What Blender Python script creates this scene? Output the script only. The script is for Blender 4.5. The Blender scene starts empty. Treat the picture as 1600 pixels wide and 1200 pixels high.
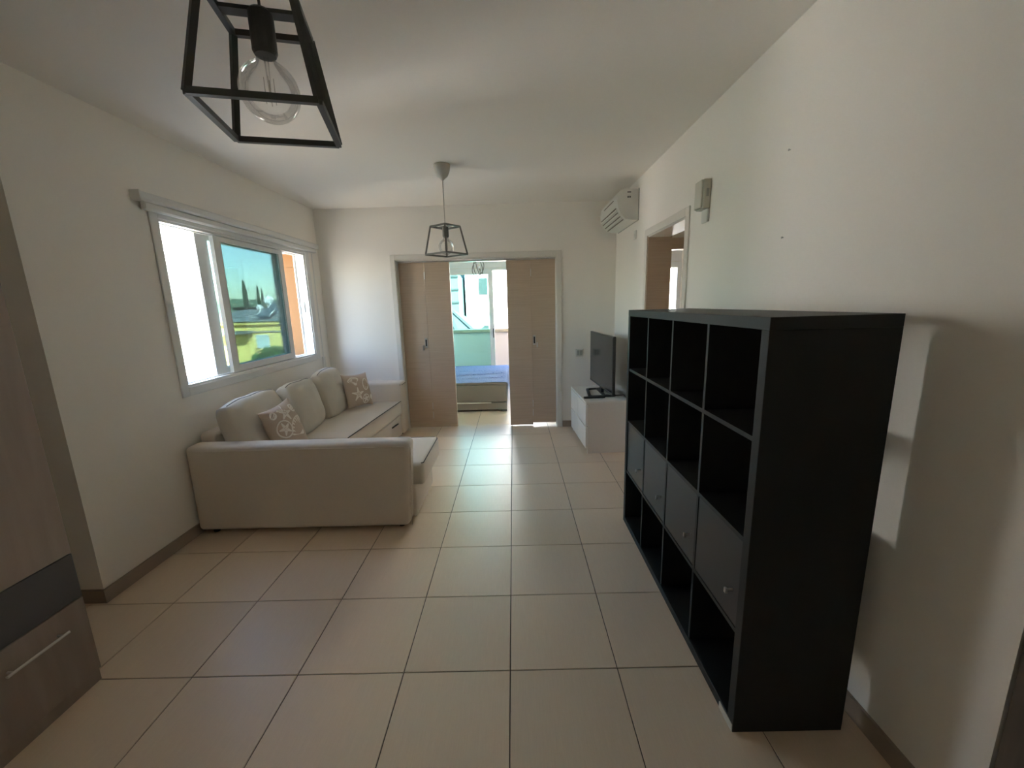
import bpy, bmesh, math, random
from mathutils import Vector, Matrix, noise

random.seed(7)
S = bpy.context.scene
C = S.collection
PI = math.pi

# ------------------------------------------------------------------ camera
F_PX, YAW, PITCH, ROLL = 635.151, -0.007856, 0.193632, -0.02859
cam_loc = Vector((0.0534, -1.463, 1.5276))
fw = Vector((math.sin(YAW) * math.cos(PITCH), math.cos(YAW) * math.cos(PITCH), -math.sin(PITCH)))
rt = Vector((math.cos(YAW), -math.sin(YAW), 0))
up = rt.cross(fw)
r2 = math.cos(ROLL) * rt + math.sin(ROLL) * up
u2 = -math.sin(ROLL) * rt + math.cos(ROLL) * up
cd = bpy.data.cameras.new('camera')
cd.sensor_fit = 'HORIZONTAL'
cd.sensor_width = 36.0
cd.lens = F_PX / 1600 * 36.0
cd.clip_start = 0.03
cd.clip_end = 2000
cam = bpy.data.objects.new('camera', cd)
C.objects.link(cam)
M = Matrix((r2, u2, -fw)).transposed().to_4x4()
M.translation = cam_loc
cam.matrix_world = M
S.camera = cam

# ------------------------------------------------------------------ sky, sun, exposure
SKY_STRENGTH = 0.16
SUN_ENERGY = 4.5
S.view_settings.view_transform = 'Standard'
S.view_settings.look = 'None'
S.view_settings.gamma = 1.0
S.view_settings.use_curve_mapping = False
S.view_settings.exposure = 4.6
W = bpy.data.worlds.new('sky')
S.world = W
W.use_nodes = True
nt = W.node_tree
nt.nodes.clear()
out = nt.nodes.new('ShaderNodeOutputWorld')
bg = nt.nodes.new('ShaderNodeBackground')
sky = nt.nodes.new('ShaderNodeTexSky')
sky.sky_type = 'NISHITA'
sky.sun_disc = False
sky.sun_elevation = math.radians(35)
sky.sun_rotation = math.radians(146)
sky.altitude = 50
bg.inputs['Strength'].default_value = SKY_STRENGTH
nt.links.new(sky.outputs[0], bg.inputs['Color'])
nt.links.new(bg.outputs[0], out.inputs['Surface'])
sd = bpy.data.lights.new('sun', 'SUN')
sd.energy = SUN_ENERGY
sd.angle = math.radians(0.6)
sd.color = (1.0, 0.95, 0.87)
sun = bpy.data.objects.new('sun', sd)
C.objects.link(sun)
to_sun = Vector((0.5, -0.75, 0.62)).normalized()
sun.rotation_euler = to_sun.to_track_quat('Z', 'Y').to_euler()


def portal(name, loc, sx, sy, direction):
    d = bpy.data.lights.new(name, 'AREA')
    d.shape = 'RECTANGLE'
    d.size, d.size_y = sx, sy
    d.cycles.is_portal = True
    o = bpy.data.objects.new(name, d)
    o.location = loc
    o.rotation_euler = (-Vector(direction)).to_track_quat('Z', 'Y').to_euler()
    C.objects.link(o)


portal('daylight_portal_window', (-2.53, 2.2, 1.58), 2.0, 1.2, (1, 0, 0))
portal('daylight_portal_balcony', (-0.5, 6.26, 1.07), 2.2, 2.2, (0, -1, 0))
portal('daylight_portal_fill', (1.47, -2.6, 1.5), 1.0, 1.2, (-1, 0, 0))  # portal of the added window behind the camera
S.cycles.use_denoising = True
S.cycles.max_bounces = 14
S.cycles.diffuse_bounces = 8
S.cycles.glossy_bounces = 4
S.cycles.transparent_max_bounces = 16
S.cycles.sample_clamp_indirect = 8.0
S.cycles.caustics_reflective = False
S.cycles.caustics_refractive = False

# ------------------------------------------------------------------ materials
MATS = {}


def new_mat(name):
    m = bpy.data.materials.new(name)
    m.use_nodes = True
    n = m.node_tree
    b = n.nodes['Principled BSDF']
    MATS[name] = m
    return m, n, b


def setin(b, key, val):
    if key in b.inputs:
        b.inputs[key].default_value = val


def plain(name, col, rough=0.5, metal=0.0, bump=0.0, bscale=60.0, spec=None, var=0.0, vscale=6.0, sheen=0.0):
    m, n, b = new_mat(name)
    b.inputs['Base Color'].default_value = (*col, 1)
    b.inputs['Roughness'].default_value = rough
    b.inputs['Metallic'].default_value = metal
    if spec is not None:
        setin(b, 'Specular IOR Level', spec)
    if sheen:
        setin(b, 'Sheen Weight', sheen)
    if bump or var:
        tc = n.nodes.new('ShaderNodeTexCoord')
    if var:
        t = n.nodes.new('ShaderNodeTexNoise')
        t.inputs['Scale'].default_value = vscale
        t.inputs['Detail'].default_value = 5
        n.links.new(tc.outputs['Object'], t.inputs['Vector'])
        mx = n.nodes.new('ShaderNodeMix')
        mx.data_type = 'RGBA'
        mx.inputs['A'].default_value = (*[c * (1 - var) for c in col], 1)
        mx.inputs['B'].default_value = (*[min(1, c * (1 + var)) for c in col], 1)
        n.links.new(t.outputs['Fac'], mx.inputs['Factor'])
        n.links.new(mx.outputs['Result'], b.inputs['Base Color'])
    if bump:
        t2 = n.nodes.new('ShaderNodeTexNoise')
        t2.inputs['Scale'].default_value = bscale
        t2.inputs['Detail'].default_value = 4
        n.links.new(tc.outputs['Object'], t2.inputs['Vector'])
        bp = n.nodes.new('ShaderNodeBump')
        bp.inputs['Strength'].default_value = bump
        bp.inputs['Distance'].default_value = 0.004
        n.links.new(t2.outputs['Fac'], bp.inputs['Height'])
        n.links.new(bp.outputs['Normal'], b.inputs['Normal'])
    return m


def wood(name, c1, c2, rough=0.45, scale=(3, 3, 40), axis_scale=None, spec=0.4):
    m, n, b = new_mat(name)
    tc = n.nodes.new('ShaderNodeTexCoord')
    mp = n.nodes.new('ShaderNodeMapping')
    mp.inputs['Scale'].default_value = scale
    n.links.new(tc.outputs['Object'], mp.inputs['Vector'])
    t = n.nodes.new('ShaderNodeTexNoise')
    t.inputs['Scale'].default_value = 1.0
    t.inputs['Detail'].default_value = 8
    t.inputs['Distortion'].default_value = 0.6
    n.links.new(mp.outputs['Vector'], t.inputs['Vector'])
    r = n.nodes.new('ShaderNodeValToRGB')
    r.color_ramp.elements[0].position = 0.3
    r.color_ramp.elements[0].color = (*c1, 1)
    r.color_ramp.elements[1].position = 0.72
    r.color_ramp.elements[1].color = (*c2, 1)
    n.links.new(t.outputs['Fac'], r.inputs['Fac'])
    n.links.new(r.outputs['Color'], b.inputs['Base Color'])
    b.inputs['Roughness'].default_value = rough
    setin(b, 'Specular IOR Level', spec)
    bp = n.nodes.new('ShaderNodeBump')
    bp.inputs['Strength'].default_value = 0.08
    bp.inputs['Distance'].default_value = 0.002
    n.links.new(t.outputs['Fac'], bp.inputs['Height'])
    n.links.new(bp.outputs['Normal'], b.inputs['Normal'])
    return m


def fabric(name, col, weave=420.0, var=0.12, bump=0.25):
    m, n, b = new_mat(name)
    tc = n.nodes.new('ShaderNodeTexCoord')
    t = n.nodes.new('ShaderNodeTexNoise')
    t.inputs['Scale'].default_value = weave
    t.inputs['Detail'].default_value = 2
    n.links.new(tc.outputs['Object'], t.inputs['Vector'])
    t3 = n.nodes.new('ShaderNodeTexNoise')
    t3.inputs['Scale'].default_value = 3.0
    t3.inputs['Detail'].default_value = 4
    n.links.new(tc.outputs['Object'], t3.inputs['Vector'])
    ad = n.nodes.new('ShaderNodeMath')
    ad.operation = 'ADD'
    n.links.new(t.outputs['Fac'], ad.inputs[0])
    n.links.new(t3.outputs['Fac'], ad.inputs[1])
    ml = n.nodes.new('ShaderNodeMath')
    ml.operation = 'MULTIPLY'
    ml.inputs[1].default_value = 0.5
    n.links.new(ad.outputs[0], ml.inputs[0])
    mx = n.nodes.new('ShaderNodeMix')
    mx.data_type = 'RGBA'
    mx.inputs['A'].default_value = (*[c * (1 - var) for c in col], 1)
    mx.inputs['B'].default_value = (*[c * (1 + var) for c in col], 1)
    n.links.new(ml.outputs[0], mx.inputs['Factor'])
    n.links.new(mx.outputs['Result'], b.inputs['Base Color'])
    b.inputs['Roughness'].default_value = 0.9
    setin(b, 'Specular IOR Level', 0.15)
    setin(b, 'Sheen Weight', 0.15)
    bp = n.nodes.new('ShaderNodeBump')
    bp.inputs['Strength'].default_value = bump
    bp.inputs['Distance'].default_value = 0.002
    n.links.new(t.outputs['Fac'], bp.inputs['Height'])
    n.links.new(bp.outputs['Normal'], b.inputs['Normal'])
    return m


def glass(name, tint, gloss=0.06, rough=0.0):
    m = bpy.data.materials.new(name)
    m.use_nodes = True
    n = m.node_tree
    n.nodes.clear()
    o = n.nodes.new('ShaderNodeOutputMaterial')
    tr = n.nodes.new('ShaderNodeBsdfTransparent')
    tr.inputs['Color'].default_value = (*tint, 1)
    gl = n.nodes.new('ShaderNodeBsdfGlossy')
    gl.inputs['Roughness'].default_value = rough
    lw = n.nodes.new('ShaderNodeFresnel')
    lw.inputs['IOR'].default_value = 1.45
    mu = n.nodes.new('ShaderNodeMath')
    mu.operation = 'MULTIPLY'
    mu.inputs[1].default_value = gloss
    n.links.new(lw.outputs[0], mu.inputs[0])
    mx = n.nodes.new('ShaderNodeMixShader')
    n.links.new(mu.outputs[0], mx.inputs[0])
    n.links.new(tr.outputs[0], mx.inputs[1])
    n.links.new(gl.outputs[0], mx.inputs[2])
    n.links.new(mx.outputs[0], o.inputs['Surface'])
    MATS[name] = m
    return m


def tile_mat():
    m, n, b = new_mat('floor_tile')
    oi = n.nodes.new('ShaderNodeObjectInfo')
    tc = n.nodes.new('ShaderNodeTexCoord')
    mp = n.nodes.new('ShaderNodeMapping')
    mp.inputs['Scale'].default_value = (260, 9, 9)
    n.links.new(tc.outputs['Object'], mp.inputs['Vector'])
    t = n.nodes.new('ShaderNodeTexNoise')
    t.inputs['Scale'].default_value = 1.0
    t.inputs['Detail'].default_value = 3
    n.links.new(mp.outputs['Vector'], t.inputs['Vector'])
    r = n.nodes.new('ShaderNodeValToRGB')
    r.color_ramp.elements[0].color = (0.72, 0.575, 0.43, 1)
    r.color_ramp.elements[1].color = (0.82, 0.67, 0.52, 1)
    n.links.new(t.outputs['Fac'], r.inputs['Fac'])
    hv = n.nodes.new('ShaderNodeHueSaturation')
    mr = n.nodes.new('ShaderNodeMapRange')
    mr.inputs['To Min'].default_value = 0.96
    mr.inputs['To Max'].default_value = 1.04
    n.links.new(oi.outputs['Random'], mr.inputs['Value'])
    n.links.new(mr.outputs['Result'], hv.inputs['Value'])
    n.links.new(r.outputs['Color'], hv.inputs['Color'])
    n.links.new(hv.outputs['Color'], b.inputs['Base Color'])
    b.inputs['Roughness'].default_value = 0.38
    setin(b, 'Specular IOR Level', 0.42)
    bp = n.nodes.new('ShaderNodeBump')
    bp.inputs['Strength'].default_value = 0.06
    bp.inputs['Distance'].default_value = 0.001
    n.links.new(t.outputs['Fac'], bp.inputs['Height'])
    n.links.new(bp.outputs['Normal'], b.inputs['Normal'])
    return m


tile_mat()
plain('grout', (0.13, 0.095, 0.07), 0.9)
plain('wall_paint', (0.90, 0.862, 0.80), 0.75, bump=0.05, bscale=90, spec=0.25)
plain('ceiling_paint', (0.90, 0.865, 0.81), 0.85, spec=0.2)
plain('skirting', (0.36, 0.285, 0.22), 0.4)
plain('white_frame', (0.78, 0.78, 0.76), 0.35)
plain('white_trim', (0.76, 0.755, 0.73), 0.4)
plain('casing_paint', (0.74, 0.71, 0.65), 0.45)
plain('shelf_black', (0.0095, 0.0088, 0.008), 0.5, bump=0.03, bscale=200)
plain('shelf_door', (0.030, 0.027, 0.0255), 0.38)
plain('chipboard', (0.72, 0.66, 0.56), 0.8)
plain('steel', (0.62, 0.60, 0.57), 0.28, metal=1.0)
plain('dark_metal', (0.035, 0.036, 0.034), 0.4)
plain('grey_metal', (0.16, 0.15, 0.13), 0.45)
plain('canopy_grey', (0.50, 0.47, 0.42), 0.5)
plain('white_lacquer', (0.86, 0.83, 0.78), 0.3)
plain('unit_side', (0.82, 0.77, 0.72), 0.4)
plain('plastic_cream', (0.66, 0.64, 0.55), 0.4)
plain('plastic_white', (0.74, 0.73, 0.68), 0.4)
plain('plastic_dark', (0.03, 0.03, 0.03), 0.4)
plain('plastic_grey', (0.40, 0.40, 0.36), 0.4)
plain('tv_bezel', (0.03, 0.03, 0.03), 0.35)
plain('tv_screen', (0.02, 0.02, 0.02), 0.12, spec=0.8)
plain('slot_dark', (0.20, 0.18, 0.15), 0.7)
wood('door_wood', (0.50, 0.385, 0.285), (0.565, 0.44, 0.33), 0.45, (2.5, 2.5, 90))
wood('wardrobe_wood', (0.27, 0.215, 0.18), (0.34, 0.275, 0.23), 0.5, (14, 14, 1.2))
wood('frame_wood', (0.10, 0.08, 0.062), (0.14, 0.115, 0.09), 0.5, (30, 30, 2))
plain('wardrobe_band', (0.088, 0.083, 0.081), 0.5)
fabric('sofa_fabric', (0.72, 0.64, 0.55))
fabric('cushion_fabric', (0.63, 0.58, 0.495))
fabric('pillow_fabric', (0.54, 0.43, 0.34))
plain('piping', (0.10, 0.095, 0.085), 0.8)
plain('embroidery', (0.86, 0.80, 0.72), 0.85)
fabric('bed_base_fabric', (0.26, 0.225, 0.195))
glass('window_glass', (0.505, 0.585, 0.58), gloss=0.6)
glass('balcony_glass', (0.54, 0.80, 0.76), gloss=0.6)
glass('clear_glass', (0.98, 0.99, 0.985), gloss=0.6)
glass('bulb_glass', (0.98, 0.975, 0.965), gloss=0.5)
plain('ext_white', (0.80, 0.79, 0.77), 0.8)
plain('ext_cream', (0.40, 0.325, 0.28), 0.8)
plain('coping_tan', (0.26, 0.19, 0.12), 0.85)
plain('ext_yellow', (0.90, 0.70, 0.24), 0.85)
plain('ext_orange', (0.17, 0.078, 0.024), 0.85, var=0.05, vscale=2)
plain('ext_grey', (0.055, 0.06, 0.066), 0.85)
plain('ext_line', (0.014, 0.015, 0.017), 0.85)
plain('shutter_blue', (0.55, 0.66, 0.68), 0.7)
plain('roof_tile', (0.03, 0.026, 0.024), 0.85, var=0.2, vscale=8)
plain('roof_grey', (0.26, 0.27, 0.28), 0.85)
plain('solar_panel', (0.10, 0.13, 0.16), 0.3)
plain('tank_white', (0.85, 0.85, 0.85), 0.5)
plain('leaf_green', (0.10, 0.19, 0.045), 0.8, var=0.3, vscale=8)
plain('cypress_green', (0.03, 0.05, 0.03), 0.9)
plain('trunk', (0.12, 0.08, 0.05), 0.9)
plain('ground', (0.32, 0.29, 0.24), 0.95, var=0.2, vscale=0.2)
plain('hill', (0.20, 0.26, 0.16), 0.95, var=0.2, vscale=0.05)
plain('blind_white', (0.74, 0.73, 0.71), 0.6)
plain('crystal', (0.75, 0.72, 0.66), 0.1, metal=0.8)


def cover_mat():
    m, n, b = new_mat('bed_cover')
    tc = n.nodes.new('ShaderNodeTexCoord')
    br = n.nodes.new('ShaderNodeTexBrick')
    br.inputs['Scale'].default_value = 9.0
    br.inputs['Color1'].default_value = (0.10, 0.17, 0.42, 1)
    br.inputs['Color2'].default_value = (0.15, 0.23, 0.50, 1)
    br.inputs['Mortar'].default_value = (0.55, 0.60, 0.74, 1)
    br.inputs['Mortar Size'].default_value = 0.05
    n.links.new(tc.outputs['Object'], br.inputs['Vector'])
    vo = n.nodes.new('ShaderNodeTexVoronoi')
    vo.inputs['Scale'].default_value = 26
    n.links.new(tc.outputs['Object'], vo.inputs['Vector'])
    r = n.nodes.new('ShaderNodeValToRGB')
    r.color_ramp.elements[0].position = 0.25
    r.color_ramp.elements[0].color = (0, 0, 0, 1)
    r.color_ramp.elements[1].position = 0.45
    r.color_ramp.elements[1].color = (1, 1, 1, 1)
    n.links.new(vo.outputs['Distance'], r.inputs['Fac'])
    mx = n.nodes.new('ShaderNodeMix')
    mx.data_type = 'RGBA'
    mx.inputs['B'].default_value = (0.36, 0.43, 0.64, 1)
    n.links.new(r.outputs['Color'], mx.inputs['Factor'])
    n.links.new(br.outputs['Color'], mx.inputs['A'])
    n.links.new(mx.outputs['Result'], b.inputs['Base Color'])
    b.inputs['Roughness'].default_value = 0.9


cover_mat()

# ------------------------------------------------------------------ helpers
OFF = {}


def wofs(o):
    return OFF.get(o.name, Vector((0, 0, 0)))


def link(name, bm, mat, parent=None, local=False, smooth=False):
    """One mesh object. World-space geometry unless local; moved into the parent's frame."""
    if parent is not None and not local:
        bmesh.ops.translate(bm, vec=-wofs(parent), verts=bm.verts)
    bmesh.ops.recalc_face_normals(bm, faces=bm.faces)
    me = bpy.data.meshes.new(name)
    bm.to_mesh(me)
    bm.free()
    if smooth:
        for p in me.polygons:
            p.use_smooth = True
    me.materials.append(MATS[mat])
    o = bpy.data.objects.new(name, me)
    C.objects.link(o)
    if parent is not None:
        o.parent = parent
        OFF[o.name] = wofs(parent)
    return o


def thing(name, label, cat, loc, group=None, kind=None, rot=None):
    o = bpy.data.objects.new(name, None)
    o.empty_display_size = 0.1
    C.objects.link(o)
    o.location = loc
    if rot:
        o.rotation_euler = rot
    OFF[o.name] = Vector(loc)
    return tag(o, label, cat, group, kind)


def tag(o, label, cat, group=None, kind=None):
    o['label'] = label
    o['category'] = cat
    if group:
        o['group'] = group
    if kind:
        o['kind'] = kind
    return o


def struct(name, bm, mat, label, cat='wall', smooth=False):
    return tag(link(name, bm, mat, smooth=smooth), label, cat, kind='structure')


def box(bm, x0, x1, y0, y1, z0, z1):
    r = bmesh.ops.create_cube(bm, size=1.0)
    for v in r['verts']:
        v.co = Vector((x0 + (v.co.x + .5) * (x1 - x0), y0 + (v.co.y + .5) * (y1 - y0), z0 + (v.co.z + .5) * (z1 - z0)))
    return r['verts']


def B(*boxes, bev=0.0, seg=2):
    bm = bmesh.new()
    for b in boxes:
        box(bm, *b)
    if bev:
        bmesh.ops.bevel(bm, geom=list(bm.edges), offset=bev, segments=seg, profile=0.5, affect='EDGES')
    return bm


def tube(bm, pts, r, seg=10, closed=False):
    pts = [Vector(p) for p in pts]
    n = len(pts)
    rings = []
    prev = None
    for i, p in enumerate(pts):
        if closed:
            d = pts[(i + 1) % n] - pts[i - 1]
        else:
            d = pts[min(i + 1, n - 1)] - pts[max(i - 1, 0)]
        d.normalize()
        if prev is None:
            a = Vector((0, 0, 1)) if abs(d.z) < 0.9 else Vector((1, 0, 0))
            nrm = d.cross(a).normalized()
        else:
            nrm = (prev - d * prev.dot(d)).normalized()
        prev = nrm
        bn = d.cross(nrm)
        rad = r[i] if isinstance(r, (list, tuple)) else r
        rings.append([bm.verts.new(p + (nrm * math.cos(2 * PI * k / seg) + bn * math.sin(2 * PI * k / seg)) * rad) for k in range(seg)])
    m = n if closed else n - 1
    for i in range(m):
        a, b = rings[i], rings[(i + 1) % n]
        for k in range(seg):
            bm.faces.new((a[k], a[(k + 1) % seg], b[(k + 1) % seg], b[k]))
    if not closed:
        bm.faces.new(rings[0][::-1])
        bm.faces.new(rings[-1])


def T(pts, r, seg=10, closed=False):
    bm = bmesh.new()
    tube(bm, pts, r, seg, closed)
    return bm


def bar(bm, a, b, w, h=None):
    """square bar from a to b"""
    a, b = Vector(a), Vector(b)
    h = h or w
    d = (b - a).normalized()
    s = d.cross(Vector((0, 0, 1)))
    if s.length < 1e-4:
        s = Vector((1, 0, 0))
    s.normalize()
    u = s.cross(d)
    vs = []
    for p in (a, b):
        for i, j in ((-1, -1), (1, -1), (1, 1), (-1, 1)):
            vs.append(bm.verts.new(p + s * i * w / 2 + u * j * h / 2))
    for f in ((0, 1, 2, 3), (7, 6, 5, 4), (0, 4, 5, 1), (1, 5, 6, 2), (2, 6, 7, 3), (3, 7, 4, 0)):
        bm.faces.new([vs[i] for i in f])


def lathe(bm, prof, c, seg=28):
    cx, cy, cz = c
    rings = []
    for r, z in prof:
        if r < 1e-5:
            rings.append([bm.verts.new((cx, cy, cz + z))])
        else:
            rings.append([bm.verts.new((cx + r * math.cos(2 * PI * k / seg), cy + r * math.sin(2 * PI * k / seg), cz + z)) for k in range(seg)])
    for a, b in zip(rings, rings[1:]):
        for k in range(seg):
            k2 = (k + 1) % seg
            if len(a) == 1 and len(b) == 1:
                continue
            if len(a) == 1:
                bm.faces.new((a[0], b[k2], b[k]))
            elif len(b) == 1:
                bm.faces.new((a[k], a[k2], b[0]))
            else:
                bm.faces.new((a[k], a[k2], b[k2], b[k]))


def L(prof, c, seg=28):
    bm = bmesh.new()
    lathe(bm, prof, c, seg)
    return bm


def prism_y(poly, y0, y1):
    """extrude an (x, z) outline along y"""
    bm = bmesh.new()
    a = [bm.verts.new((x, y0, z)) for x, z in poly]
    b = [bm.verts.new((x, y1, z)) for x, z in poly]
    n = len(poly)
    bm.faces.new(a)
    bm.faces.new(b[::-1])
    for i in range(n):
        bm.faces.new((a[i], a[(i + 1) % n], b[(i + 1) % n], b[i]))
    return bm


def soft(x0, x1, y0, y1, z0, z1, r=0.03, seg=4, puff=0.0, cuts=0):
    """upholstered block: rounded edges, optional crown on the top"""
    bm = bmesh.new()
    box(bm, x0, x1, y0, y1, z0, z1)
    bmesh.ops.bevel(bm, geom=list(bm.edges), offset=r, segments=seg, profile=0.5, affect='EDGES')
    if cuts:
        big = [e for e in bm.edges if e.calc_length() > 2.5 * r]
        bmesh.ops.subdivide_edges(bm, edges=big, cuts=cuts, use_grid_fill=True)
    if puff:
        cx, cy = (x0 + x1) / 2, (y0 + y1) / 2
        for v in bm.verts:
            if v.co.z > z1 - r * 1.1:
                u = (v.co.x - cx) / ((x1 - x0) / 2)
                w = (v.co.y - cy) / ((y1 - y0) / 2)
                v.co.z += puff * max(0, 1 - u * u) * max(0, 1 - w * w)
    return bm


# ------------------------------------------------------------------ room dimensions
XL, XR = -2.20, 1.265
YF = 3.46            # far wall, living room side
YB = 3.60            # far wall, bedroom side
YE = 6.05            # facade (inside)
YN = -3.4            # wall behind the camera
H = 2.65
TS = 0.4543

# ------------------------------------------------------------------ floor (grout slab + tiles)
fl = struct('floor', B((-2.6, 3.75, -3.6, 6.2, -0.12, -0.004)), 'grout', 'beige ceramic tiled floor running from the living room into the bedroom', 'floor')
GAP = 0.0022
tile_cache = {}


def add_tile(x0, x1, y0, y1):
    w, d = round(x1 - x0, 4), round(y1 - y0, 4)
    if w < 0.02 or d < 0.02:
        return
    if (w, d) not in tile_cache:
        bm = bmesh.new()
        box(bm, -w / 2 + GAP, w / 2 - GAP, -d / 2 + GAP, d / 2 - GAP, -0.008, 0.0)
        top = [e for e in bm.edges if all(v.co.z > -0.001 for v in e.verts)]
        bmesh.ops.bevel(bm, geom=top, offset=0.0012, segments=1, affect='EDGES')
        me = bpy.data.meshes.new('tile')
        bm.to_mesh(me)
        bm.free()
        me.materials.append(MATS['floor_tile'])
        tile_cache[(w, d)] = me
    o = bpy.data.objects.new('tile', tile_cache[(w, d)])
    o.location = ((x0 + x1) / 2, (y0 + y1) / 2, 0)
    o.parent = fl
    C.objects.link(o)


for i in range(-6, 3):
    for j in range(-7, 14):
        xa, xb = max(i * TS, -2.45), min((i + 1) * TS, 1.30)
        ya, yb = max(j * TS, -3.4), min((j + 1) * TS, 6.2)
        if j * TS > 0.5 and xa < -2.2:
            xa = -2.2
        if xb - xa > 0.02:
            add_tile(xa, xb, ya, yb)
for i in range(3, 8):
    for j in range(-4, 14):
        xa, xb = max(i * TS, 1.30), min((i + 1) * TS, 3.6)
        add_tile(max(xa, 1.363), xb, j * TS, min((j + 1) * TS, 6.2))

# ------------------------------------------------------------------ walls and ceiling
struct('ceiling', B((-2.7, 3.85, -3.6, 6.3, H, H + 0.2)), 'ceiling_paint', 'plain white painted ceiling over the living room', 'ceiling')

# left wall with the window opening (y 1.275..3.13, z 1.03..2.125)
WY0, WY1, WZ0, WZ1 = 1.27, 3.125, 1.028, 2.128
XO = XL - 0.32
struct('wall_left', B((XO, XL, 0.475, WY0, 0, H), (XO, XL, WY1, YB, 0, H), (XO, XL, WY0, WY1, 0, WZ0), (XO, XL, WY0, WY1, WZ1, H)),
       'wall_paint', 'white painted wall with the sliding window above the sofa')
struct('wall_niche', B((-2.62, -2.45, -3.5, 0.475, 0, H), (-2.45, -2.40, 0.475, 0.62, 0, H)), 'wall_paint', 'recessed white wall behind the tall wardrobe')
# right wall with the doorway (y 1.50..2.32, z 0..2.08)
DY0, DY1, DZ = 1.50, 2.325, 2.085
XRO = XR + 0.19
struct('wall_right', B((XR, XRO, -0.61, DY0, 0, H), (XR, XRO, DY1, YF, 0, H), (XR, XRO, DY0, DY1, DZ, H)), 'wall_paint',
       'long white painted wall behind the black shelf unit')
NY0, NY1, NZ0, NZ1 = -3.0, -2.5, 1.1, 1.95     # opening for the unseen window added as fill light
struct('wall_passage', B((2.2, 2.35, -1.9, -0.42, 0, H), (XRO, 2.35, -1.9, -1.75, 0, H), (XRO, 2.35, -0.56, -0.42, 0, H), (XR, XRO, -3.5, NY0, 0, H), (XR, XRO, NY1, -1.75, 0, H),
                         (XR, XRO, NY0, NY1, 0, NZ0), (XR, XRO, NY0, NY1, NZ1, H)), 'wall_paint',
       'shaded white wall of the side passage past the wall end')
struct('wall_front', B((-2.7, 2.4, YN - 0.15, YN, 0, H)), 'wall_paint', 'white wall closing the room opposite the bedroom doors')
# far wall with the wide door opening (x -1.31..0.575, z 0..2.065)
FX0, FX1, FZ = -1.312, 0.578, 2.068
struct('wall_far', B((-2.45, FX0, YF, YB, 0, H), (FX1, 1.70, YF, YB, 0, H), (FX0, FX1, YF, YB, FZ, H), (1.70, 2.62, YF, YB, 2.225, H),
                     (2.62, 3.8, YF, YB, 0, H)), 'wall_paint', 'white painted end wall around the folding bedroom doors')
# bedroom and side room shells
BX0, BX1, BZ = -1.75, 0.62, 2.13       # balcony door opening
R2X0, R2X1 = 2.35, 3.08                # side room window opening
YEO = YE + 0.2
struct('wall_bedroom', B((XO, XL, YB, YE, 0, H), (XO, BX0, YE, YEO, 0, H), (BX1, R2X0, YE, YEO, 0, H), (BX0, BX1, YE, YEO, 2.30, H),
                         (R2X1, 3.8, YE, YEO, 0, H), (R2X0, R2X1, YE, YEO, 2.56, H), (1.20, 1.34, YB, YE, 0, H), (3.62, 3.8, 0.3, YE, 0, H),
                         (XRO, 3.8, 0.1, 0.25, 0, H)), 'wall_paint', 'white bedroom walls around the balcony door')
# outer reveal of the window, orange render in two lifts
pier = thing('wall_reveal', 'orange rendered outer reveal seen through the open window sash', 'wall', (XL - 0.2, WY1, WZ0), kind='structure')
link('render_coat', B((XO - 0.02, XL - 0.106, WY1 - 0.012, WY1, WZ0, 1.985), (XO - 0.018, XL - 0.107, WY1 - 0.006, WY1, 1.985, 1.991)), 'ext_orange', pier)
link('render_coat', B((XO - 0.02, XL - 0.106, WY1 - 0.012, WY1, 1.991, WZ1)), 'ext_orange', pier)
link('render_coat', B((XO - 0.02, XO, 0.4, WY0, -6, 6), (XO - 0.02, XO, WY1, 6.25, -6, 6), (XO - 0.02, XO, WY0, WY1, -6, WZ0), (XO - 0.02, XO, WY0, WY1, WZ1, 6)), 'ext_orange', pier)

# skirting tiles
struct('baseboard_left', B((XL, XL + 0.011, 0.475, YF, 0, 0.078), (XL - 0.3, XL + 0.011, 0.464, 0.475, 0, 0.078)), 'skirting', 'beige tile skirting under the window wall', 'skirting')
struct('baseboard_right', B((XR - 0.011, XR, -0.61, 1.44, 0, 0.078), (XR - 0.011, XR, 2.385, YF, 0, 0.078), (XR - 0.011, XRO, -0.621, -0.61, 0, 0.078)), 'skirting',
       'beige tile skirting behind the black shelf unit', 'skirting')
struct('baseboard_far', B((0.637, XR - 0.011, YF - 0.011, YF, 0, 0.078), (XL + 0.011, -1.37, YF - 0.011, YF, 0, 0.078)), 'skirting', 'beige tile skirting beside the bedroom door casing', 'skirting')

# ------------------------------------------------------------------ bedroom door casing and folding doors
tr = thing('trim_1', 'pale painted casing around the wide bedroom doorway', 'door casing', (-0.37, YF, 0), kind='structure')
for nm, b in (('casing_side', (FX0 - 0.052, FX0 + 0.004, YF - 0.014, YF, 0, FZ + 0.058)), ('casing_side', (FX1 - 0.004, FX1 + 0.052, YF - 0.014, YF, 0, FZ + 0.058)),
              ('casing_head', (FX0 + 0.004, FX1 - 0.004, YF - 0.014, YF, FZ, FZ + 0.058)),
              ('jamb_liner', (FX0, FX0 + 0.012, YF, YB, 0, FZ)), ('jamb_liner', (FX1 - 0.012, FX1, YF, YB, 0, FZ)), ('jamb_liner', (FX0 + 0.012, FX1 - 0.012, YF, YB, FZ - 0.012, FZ))):
    link(nm, B(b, bev=0.003, seg=1), 'casing_paint', tr)
link('track', B((FX0 + 0.014, FX1 - 0.014, YF + 0.085, YF + 0.115, FZ - 0.03, FZ - 0.0125)), 'steel', tr)
YD = YF + 0.08


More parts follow.
